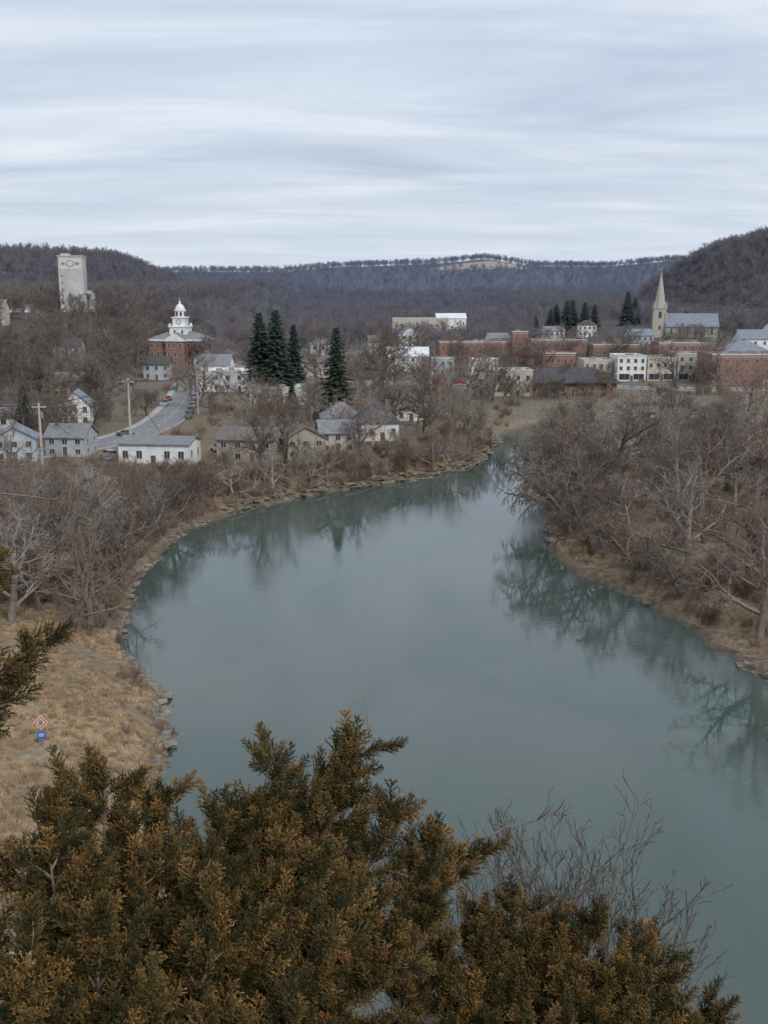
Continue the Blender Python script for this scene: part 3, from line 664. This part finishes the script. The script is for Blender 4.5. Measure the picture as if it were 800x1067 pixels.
# ------------------------------------------------------------------ trees
blocked=[(c.location.x,c.location.y,9) for c in bpy.data.objects if c.type=='EMPTY' and c.parent is None and c.location.length>50 and 'pole' not in c.name and 'lamp' not in c.name]
def free(x,y,m_=0):
    return all((x-a)**2+(y-b_)**2>(r+m_)**2 for a,b_,r in blocked)
placed=[]
def sc_trees(n,xr,yr,smin,smax,gap,hr,topslope,cond=None,forms=None,fm_=-3):
    c=0;t=0
    while c<n and t<n*40:
        t+=1; x=R.uniform(*xr); y=R.uniform(*yr)
        if (cond and not cond(x,y)) or not free(x,y,fm_): continue
        if any((x-a)**2+(y-b_)**2<gap*gap for a,b_ in placed): continue
        s=float(sdist(np.array([x]),np.array([y]))[0])
        if not(smin<s<smax): continue
        z=H(x,y); h=min(R.uniform(*hr),40-y*topslope-z)
        if h<3: continue
        placed.append((x,y)); me=R.choice(forms or TREES); k=h/14.5
        put('bare_tree',me,x,y,k,sxy=k*R.uniform(.9,1.25)*(1.15 if h<9 else 1),rx=R.gauss(0,.06),ry=R.gauss(0,.06)); c+=1
for x,y,h in ((79,238,20),(44,202,17.5),(52,176,17),(60,232,16),(-24,212,16),(-19.5,216,13.5),(-1,372,24),(25,330,19),(18,318,12),(8,262,10),(-6,232,9),(22,268,11),(34,345,17),(-36,300,14),(14,250,9),(16,335,15),(-48,306,11),(-70,205,11),(-34.5,141,12),(-36,131,10),(62,196,18),(88,262,18),(-44,150,15),(-52,134,15),(-60,158,14),(-42,172,12),(70,180,16),(-5,235,11),(38,230,14)):
    placed.append((x,y)); k=h/14.5; put('bare_tree',(TREES if y<320 else TOWN)[int(x*7+y)%4],x,y,k)
for x,y,h,me,rz in ((28.5,182,18,0,0),(29,170,15,1,.3),(31,196,15,1,-.3),(30,158,13,0,.4),(33.5,146,12,1,.2),(33,212,13,0,.5),(37,136,10,0,.1)):
    placed.append((x,y)); k=h/13.; put('willow_tree',WILL[me],x+1.0,y,k,rz,ry=-.27)
sc_trees(80,(27,122),(106,272),1.5,75,5.6,(7,17),.104,lambda x,y:x>26 and x<y*.42+4)
sc_trees(30,(45,125),(255,325),3,70,6,(8,12),.096,lambda x,y:x>40 and not(57<x<124 and 273<y<309))
sc_trees(90,(-115,-33),(118,222),1.5,90,4.6,(7,15),.158,lambda x,y:x>-y*.45)
sc_trees(30,(-45,32),(188,268),1.2,10,3.6,(4,9),.128,lambda x,y:x<32)
sc_trees(36,(-35,32),(236,338),2,80,5,(8,14),.080,lambda x,y:x<32 and x>-35,fm_=-5)
sc_trees(14,(30,66),(350,364),2,80,4,(5,9),.078,None,TOWN,-6)
sc_trees(165,(-150,165),(322,620),3,900,6.5,(9,17),.03,lambda x,y:not(abs(x+64)<6 and y<440) and not (abs(y-408)<7) and abs(x)<y*.4,TOWN,-4)
sc_trees(34,(-125,-62),(240,335),3,900,5.5,(8,14),.09,lambda x,y:not(abs(x+59)<6),TOWN,-4)
def spruce(x,y,h,wk=1,i=0):
    k=h/20; o=put('spruce_tree',SPR[i%3],x,y,k,sxy=k*wk); return o
spruce(-39.5,352,28,1.0,0); spruce(-34,349,29,1.05,1); spruce(-29,357,24,.9,2); spruce(-12.5,290,25.5,.9,1); spruce(-84,256,13,.95,2); spruce(-27,322,9,1.1,0)
for k,(x,y,h) in enumerate(((103,690,19),(108,700,21),(113,690,23),(119,705,22),(125,695,20),(132,700,17),(96,705,14),(157,720,22),(165,735,18),(173,640,12),(-48,520,14))): spruce(x,y,h,1.25,k)

def region(n,xr,yr,cond):
    x=NR.uniform(*xr,n); y=NR.uniform(*yr,n); s=sdist(x,y); k=cond(x,y,s)
    x,y=x[k],y[k]; z=Hf(x,y); return np.stack([x,y,z],-1)
town_coll=collection_of('hillside_tree_forms',TOWN); far_coll=collection_of('forest_tree_forms',FAR); shr_coll=collection_of('brush_forms',SHR)
p=region(720,(-270,-88),(325,660),lambda x,y,s:(x>-y*.5)&(x<-84-(y-325)*.08)&~((np.abs(x+155)<20)&(y<556)&(y>490)))
k=np.array([free(a,b_,-1) for a,b_,_ in p]); p=p[k]; scatter('wooded_hillside',p,zrot(len(p)),NR.uniform(.6,1.05,len(p)),town_coll)
P=[region(5600,(-720,-135),(720,1180),lambda x,y,s:x>-y*.6),region(6200,(165,720),(560,1000),lambda x,y,s:(x<y*.6)&(x>165+ (y<650)*30)),
   region(4600,(-260,330),(600,1500),lambda x,y,s:~((np.abs(x-36)<34)&(y>700)&(y<860))&(fbm(x,y,90,3,8)>-.3)&~((x>90)&(x<180)&(y<720))),
   region(19000,(-1500,1500),(1150,2560),lambda x,y,s:(np.abs(x)<y*.5)&~((y>1600)&(fbm(x,y,500,2,77)>.12)&(Hf(x,y,s)>76)))]
P=np.concatenate(P); sc=NR.uniform(.6,1.1,len(P))*np.where(P[:,1]>1300,1.15,1)
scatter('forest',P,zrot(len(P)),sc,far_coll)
Pb=[region(1900,(24,120),(100,280),lambda x,y,s:(s>1.5)&(s<65)&(x<y*.42+4)&(x>22)),
    region(2300,(-50,32),(128,280),lambda x,y,s:(s>.8)&(s<12)&(x<28)),
    region(1000,(-110,-30),(122,222),lambda x,y,s:(s>1.5)&(x>-y*.45)&(fbm(x,y,14,2,5)>-.3)),
    region(420,(-60,-14),(64,122),lambda x,y,s:(s>.5)&(s<5)&(fbm(x,y,6,2,6)>.0)),
    region(2600,(-150,140),(240,560),lambda x,y,s:(s>2)&(fbm(x,y,12,2,55)>-.1)&~((x>55)&(x<126)&(y<312))&~(np.abs(x+62)<9)&(np.abs(y-408)>7)&(np.abs(x)<y*.42)),
    region(160,(-40,60),(22,46),lambda x,y,s:(s>1))]
Pb=np.concatenate(Pb); k=np.array([free(a,b_,-2.5) for a,b_,_ in Pb]); Pb=Pb[k]
sc=NR.uniform(.35,1.15,len(Pb)); sc[(Pb[:,1]<125)&(Pb[:,0]<0)]*=.5
scatter('riverbank_brush',Pb,zrot(len(Pb)),sc,shr_coll)
def tuft(seed):
    rg=random.Random(seed); m=MB()
    for k in range(26):
        a=rg.random()*6.28; r=rg.random()*.4; x,y=r*math.cos(a),r*math.sin(a); h=rg.uniform(.2,.65); b=rg.random()*6.28; l=rg.uniform(.05,.4); w_=.02
        c,s_=math.cos(b),math.sin(b); 
        m.poly([(x-s_*w_,y+c*w_,-.05),(x+s_*w_,y-c*w_,-.05),(x+c*l*.5+s_*w_*.7,y+s_*l*.5-c*w_*.7,h*.7),(x+c*l,y+s_*l,h),(x+c*l*.5-s_*w_*.7,y+s_*l*.5+c*w_*.7,h*.7)])
    return m.mesh('grass_tuft_form',[grassm])
gcoll=collection_of('grass_forms',[tuft(i) for i in range(3)])
Pg=np.concatenate([region(17000,(-75,-10),(55,150),lambda x,y,s:(s>.8)&(fbm(x,y,10,3,61)>-.2)&((x-sx)**2+(y-sy+1.5)**2>4)),region(5500,(25,75),(95,200),lambda x,y,s:(s>.8)&(s<12)),region(3500,(-50,30),(150,260),lambda x,y,s:(s>.8)&(s<9)&(x<30))])
scatter('dry_grass',Pg,zrot(len(Pg)),NR.uniform(.3,1.0,len(Pg)),gcoll)

# ------------------------------------------------------------------ foreground cedars
cm=bpy.data.materials.new('cedar_foliage'); cm.use_nodes=True
N=cm.node_tree.nodes; Lk=cm.node_tree.links; b=N['Principled BSDF']; b.inputs['Roughness'].default_value=.75; b.inputs['Specular IOR Level'].default_value=.15
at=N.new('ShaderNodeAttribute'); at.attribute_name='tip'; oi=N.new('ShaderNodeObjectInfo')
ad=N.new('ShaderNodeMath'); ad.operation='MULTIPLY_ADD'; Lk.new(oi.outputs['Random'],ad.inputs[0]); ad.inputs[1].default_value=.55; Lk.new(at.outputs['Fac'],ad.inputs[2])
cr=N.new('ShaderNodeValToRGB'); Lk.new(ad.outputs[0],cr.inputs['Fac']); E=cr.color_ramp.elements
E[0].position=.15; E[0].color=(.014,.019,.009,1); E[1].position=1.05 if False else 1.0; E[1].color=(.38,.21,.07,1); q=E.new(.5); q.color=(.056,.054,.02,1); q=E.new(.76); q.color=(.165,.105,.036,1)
Lk.new(cr.outputs['Color'],b.inputs['Base Color'])
def spray(seed):
    rg=random.Random(seed); m=MB(); tip=[]
    def cone(p,d,l,r,t0):
        a=Vector((0,0,1)) if abs(d.z)<.9 else Vector((1,0,0)); u=d.cross(a).normalized(); v=d.cross(u); b0=len(m.v)
        for k in range(3):
            c,s_=math.cos(k*2.094),math.sin(k*2.094); m.v.append(tuple(p+(u*c+v*s_)*r*.8))
        for k in range(3):
            c,s_=math.cos(k*2.094),math.sin(k*2.094); m.v.append(tuple(p+d*l*.6+(u*c+v*s_)*r))
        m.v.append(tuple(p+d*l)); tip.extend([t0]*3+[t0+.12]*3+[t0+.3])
        for k in range(3):
            j=(k+1)%3; m.f.append((b0+k,b0+j,b0+3+j,b0+3+k)); m.m.append(0); m.f.append((b0+3+k,b0+3+j,b0+6)); m.m.append(0)
    z=Vector((0,0,1)); bend=Vector((rg.uniform(-.3,.3),rg.uniform(-.3,.3),0)); n=19
    for i in range(n):
        t=i/n; p=z*t*.85+bend*t*t*.5
        az=i*2.4+rg.uniform(-.4,.4); d=rdir((z+bend*t).normalized(),math.radians(rg.uniform(32,60)),az); L=(.42*(1-t)**.6+.08)*rg.uniform(.6,1.2)
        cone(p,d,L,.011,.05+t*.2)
        K=int(5+L*14)
        for k in range(K):
            f=(k+.5)/K; q_=p+d*L*f; dd=rdir(d,math.radians(rg.uniform(22,55)),rg.random()*6.28)
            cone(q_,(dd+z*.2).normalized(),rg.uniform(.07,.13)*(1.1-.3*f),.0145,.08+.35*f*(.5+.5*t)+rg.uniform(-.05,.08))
    me=m.mesh('cedar_spray_form',[cm]); a=me.attributes.new('tip','FLOAT','POINT'); a.data.foreach_set('value',tip); return me
scoll=collection_of('cedar_spray_forms',[spray(i) for i in range(6)])
cbark=mat('cedar_bark',(.20,.15,.12),.9,.35,12,bump=.5,bscale=60,spec=.1); cdead=mat('dead_cedar_twigs',(.30,.25,.21),.9,.25,15,spec=.1)
def bez(a,b_,c,d,t): s_=1-t; return a*s_**3+b_*3*s_*s_*t+c*3*s_*t*t+d*t**3
def cedar(root,crown,tips,seed,dens,dz,limb=None):
    rg=random.Random(seed); e=empty('cedar_tree',root); o=Vector(root); m=MB(); pts=[];rots=[];scl=[]
    C=Vector(crown)
    m.tube([Vector((0,0,-.5)),(C-o)*.5+Vector((.06,-.04,0)),C-o],[.13,.10,.06],8,0)
    if limb: 
        Lm=Vector(limb); m.tube([(C-o)*.8,(C-o).lerp(Lm-o,.5)+Vector((-.1,0,-.1)),Lm-o],[.07,.055,.035],7,0)
    def add(p,d,s_):
        d=d.normalized(); q=d.to_track_quat('Z','Y') @ Quaternion((0,0,1),rg.random()*6.28)
        pts.append(p); rots.append(tuple(q.to_euler())); scl.append(s_)
    for tp in tips:
        T=Vector(tp[:3])-Vector((0,0,dz)); kd=tp[3] if len(tp)>3 else 1.0
        st=o.lerp(C,rg.uniform(.75,1.0)); t00=.30; lk=1.0
        if len(tp)>4: st=Lm.copy(); t00=.05; T+=Vector((0,0,dz)); lk=.6
        dv=T-st; L=dv.length
        c1=st+Vector((dv.x*.35,dv.y*.35,dv.z*.15-.05*L))+Vector((rg.gauss(0,.04),rg.gauss(0,.04),0)); c2=T-dv*.28-Vector((0,0,.05*L))
        K=14; bp_=[bez(st,c1,c2,T,k/K)-o for k in range(K+1)]
        m.tube(bp_,[.024*(1-k/K)+.003 for k in range(K+1)],6,0)
        nt=int((9+L*17)*dens*min(kd,1.3))
        for k in range(nt):
            t=t00+(1-t00)*(k+rg.random())/nt; f=min(t*K,K-.01); i=int(f); p=bp_[i].lerp(bp_[i+1],f-i); d=(bp_[i+1]-bp_[i]).normalized()
            sd=rdir(d,math.radians(rg.uniform(30,72)),rg.random()*6.28); sd=(sd+Vector((.15,0,.04))+d*.05).normalized()
            l=rg.uniform(.10,.27)*(1.2-.6*t)*lk; q=[p]; dd=sd.copy()
            for _ in range(4):
                dd=(dd+Vector((rg.gauss(0,.1),rg.gauss(0,.1),.07))).normalized(); q.append(q[-1]+dd*l/4)
            m.tube(q,[.005,.0045,.0035,.0025,.0015],4,0)
            n=int(6+l*24)
            for j in range(n):
                u=.2+.8*(j+rg.random()*.6)/n; g=min(u*4,3.99); ii=int(g); pp=q[ii].lerp(q[ii+1],g-ii)
                ds=rdir(dd,math.radians(rg.uniform(10,60)),rg.random()*6.28)+Vector((.05,0,.14)); add(pp,ds,rg.uniform(.055,.105))
            add(q[-1],dd,rg.uniform(.08,.13))
        add(bp_[-1],bp_[-1]-bp_[-2],.13)
    for k in range(60):
        st=o.lerp(C,rg.uniform(.7,1)); a=rg.uniform(0,6.28); d=Vector((math.cos(a),math.sin(a)*.8,rg.uniform(.0,.5))).normalized(); P=[st-o]; L=rg.uniform(.3,.95)
        for _ in range(6):
            d=(d+Vector((rg.gauss(0,.18),rg.gauss(0,.18),rg.gauss(0,.15)))).normalized(); P.append(P[-1]+d*L/6)
        m.tube(P,[.009*(1-i/7)+.0015 for i in range(7)],4,1)
        for _ in range(4):
            i=rg.randrange(1,6); d2=rdir(d,.8,rg.random()*6.28); m.tube([P[i],P[i]+d2*L*.15,P[i]+d2*L*.28+Vector((0,0,.03))],[.004,.003,.0015],3,1)
    m.obj('trunk_and_branches',[cbark,cdead],e)
    scatter('foliage',pts,rots,scl,scoll,e)
T1=[(-1.12,3.45,38.86,.5,1),(-1.24,3.31,39.12,.4,1),(-1.2,3.40,38.80,.45,1),(-1.22,3.37,38.68,.4,1),(-1.0,3.66,38.36),(-.80,3.8,38.22),(-.62,3.85,38.17),(-.42,3.94,38.31),(-.12,4.04,38.33),(.037,3.90,38.11),(.20,3.87,38.0),(.32,3.87,37.97,.7),(.14,3.67,37.88,.8),
 (-.81,3.42,38.2),(-.5,3.5,38.1),(-.23,3.5,38.06),(-1.04,3.14,38.36),(-.865,3.0,38.2),(-.535,3.09,38.1),(-.22,3.27,38.0),(-1.03,2.81,38.22),(-.76,2.77,38.05),(-1.15,3.37,38.38),
 (-1.3,3.0,38.3),(-.6,3.3,38.15),(-.35,3.65,38.15),(-.15,3.75,38.08),(-.9,3.55,38.2),(-.5,2.85,37.9),(-.3,3.0,37.85),(-1.15,3.2,38.3),(-.62,3.62,38.12),(.0,3.5,37.85),(-.27,4.0,38.26),(-.9,3.2,38.1),(-.7,2.95,38.0),(-.45,3.25,38.0),(-1.1,3.6,38.33),(-.35,3.35,38.0),(-.1,3.5,37.95),(-.2,3.9,38.15),(-.5,3.8,38.18)]
cedar((-.95,2.75,H(-.95,2.75)),(-.85,2.85,37.5),T1,11,1.0,.12,(-1.7,3.2,38.62))
T2=[(.2,4.18,37.42),(.42,4.3,37.40),(.587,4.38,37.42),(.75,4.38,37.36),(.92,4.36,37.34),(1.08,4.36,37.28),(1.217,4.34,37.2),(1.417,4.2,37.0),(0,4.06,37.3),(.385,3.95,37.3),(.787,4.04,37.2),(1.10,4.0,37.08),(.11,3.74,37.22),(.587,3.74,37.2),(-.25,3.75,37.28),(.4,4.25,37.36),(.75,4.3,37.33),(1.05,4.25,37.25),(.9,3.8,37.05),(.25,4.0,37.3),(1.3,3.95,36.95),(.7,4.15,37.25),(.5,4.1,37.28),(.95,4.15,37.18),(1.2,4.15,37.08),(.3,3.8,37.2),(.7,3.85,37.12)]
cedar((.5,3.35,H(.5,3.35)),(.5,3.55,36.65),T2,12,1.1,.12)
m=MB(); rg=random.Random(3)
def twig(a,b_,r,n=8,sub=5):
    a=Vector(a); b_=Vector(b_); P=[a.lerp(b_,k/n)+Vector((0,0,math.sin(k/n*3.1)*.03+rg.gauss(0,.006))) for k in range(n+1)]
    m.tube(P,[r*(1-k/(n+1)) for k in range(n+1)],4)
    for _ in range(sub):
        i=rg.randrange(2,n); d=rdir((b_-a).normalized(),rg.uniform(.4,.8),rg.random()*6.28)+Vector((0,0,.3)); l=rg.uniform(.05,.12); m.tube([P[i],P[i]+d*l*.5,P[i]+d*l+Vector((0,0,.02))],[r*.5,r*.35,r*.15],3)
twig((.1,3.85,37.8),(.72,3.98,37.99),.008,10,8); twig((-.2,3.98,38.0),(-.04,4.05,38.33),.005); twig((-.5,3.9,38.0),(-.38,3.95,38.33),.005); twig((-.3,3.9,38.0),(-.12,4.05,38.3),.005)
twig((-1.6,3.6,39.33),(-1.05,4.0,39.20),.005,8,2)
m.obj('dead_twigs',[cbark])
FN=[tree_mesh('sapling_form_%d'%i,600+i,sapm,'fine',5.5) for i in range(3)]
for k,(x,y,top,h) in enumerate(((1.6,11,33.5,4.6),(2.3,12,33.1,4.6),(.9,10.5,33.5,4.2),(2.0,11.5,33.3,4.4),(1.3,11.8,33.2,4.4),(2.6,11.2,32.9,4.2))):
    put('bare_sapling',FN[k%3],x,y,h/5.2,z=top-h)

# ------------------------------------------------------------------ light, sky, camera
wd=bpy.data.worlds.new('World'); scene.world=wd; wd.use_nodes=True
N=wd.node_tree.nodes; Lk=wd.node_tree.links; N.clear()
out=N.new('ShaderNodeOutputWorld'); bg=N.new('ShaderNodeBackground'); bg.inputs['Strength'].default_value=.1
sk=N.new('ShaderNodeTexSky'); sk.sky_type='NISHITA'; sk.sun_disc=False; sk.sun_elevation=math.radians(38); sk.sun_rotation=math.radians(150); sk.air_density=1.5; sk.dust_density=2
tc=N.new('ShaderNodeTexCoord'); sp=N.new('ShaderNodeSeparateXYZ'); Lk.new(tc.outputs['Generated'],sp.inputs[0])
def M(op,a,b_=None):
    n=N.new('ShaderNodeMath'); n.operation=op
    for i,v in enumerate((a,b_)):
        if v is None: continue
        if isinstance(v,(int,float)): n.inputs[i].default_value=v
        else: Lk.new(v,n.inputs[i])
    return n.outputs[0]
den=M('ADD',M('MAXIMUM',sp.outputs['Z'],0.0),.09)
cx_=M('DIVIDE',sp.outputs['X'],den); cy_=M('DIVIDE',sp.outputs['Y'],den)
cb=N.new('ShaderNodeCombineXYZ'); Lk.new(cx_,cb.inputs[0]); Lk.new(cy_,cb.inputs[1])
mp=N.new('ShaderNodeMapping'); mp.inputs['Rotation'].default_value=(0,0,-.16); mp.inputs['Scale'].default_value=(.6,1.35,1); mp.inputs['Location'].default_value=(3.1,1.7,0); Lk.new(cb.outputs[0],mp.inputs['Vector'])
nz=N.new('ShaderNodeTexNoise'); nz.inputs['Scale'].default_value=1.0; nz.inputs['Detail'].default_value=10; nz.inputs['Roughness'].default_value=.56; nz.inputs['Distortion'].default_value=.5; Lk.new(mp.outputs[0],nz.inputs['Vector'])
cr=N.new('ShaderNodeValToRGB'); Lk.new(nz.outputs['Fac'],cr.inputs['Fac']); E=cr.color_ramp.elements
E[0].position=.30; E[0].color=(.45,.52,.67,1); E[1].position=.70; E[1].color=(.75,.80,.87,1); q=E.new(.5); q.color=(.58,.65,.77,1)
hz=N.new('ShaderNodeMapRange'); Lk.new(sp.outputs['Z'],hz.inputs['Value']); hz.inputs['From Min'].default_value=.0; hz.inputs['From Max'].default_value=.10; hz.inputs['To Min'].default_value=.8; hz.inputs['To Max'].default_value=0
mx=N.new('ShaderNodeMix'); mx.data_type='RGBA'; Lk.new(hz.outputs['Result'],mx.inputs['Factor']); Lk.new(cr.outputs['Color'],mx.inputs['A']); mx.inputs['B'].default_value=(.63,.72,.82,1)
sc_=N.new('ShaderNodeVectorMath'); sc_.operation='SCALE'; Lk.new(mx.outputs['Result'],sc_.inputs[0]); sc_.inputs['Scale'].default_value=11.3
m3=N.new('ShaderNodeMix'); m3.data_type='RGBA'; m3.inputs['Factor'].default_value=.9; Lk.new(sk.outputs['Color'],m3.inputs['A']); Lk.new(sc_.outputs[0],m3.inputs['B'])
Lk.new(m3.outputs['Result'],bg.inputs['Color']); Lk.new(bg.outputs[0],out.inputs['Surface'])
sl=bpy.data.lights.new('sun','SUN'); sl.energy=1.5; sl.angle=math.radians(14); sl.color=(1,.95,.88); so=link(bpy.data.objects.new('sun',sl))
el=math.radians(38); az=math.radians(150); d=Vector((math.sin(az)*math.cos(el),math.cos(az)*math.cos(el),math.sin(el))); so.rotation_euler=d.to_track_quat('Z','Y').to_euler(); so.location=(0,-20,90)
cam=bpy.data.cameras.new('camera'); co=link(bpy.data.objects.new('camera',cam)); co.location=(0,0,40); co.rotation_euler=(math.radians(90-11.5),0,0)
cam.sensor_fit='VERTICAL'; cam.sensor_height=24; cam.lens=12/math.tan(math.radians(25)); cam.clip_end=12000; cam.clip_start=.05
scene.camera=co
print('objects',len(bpy.data.objects))
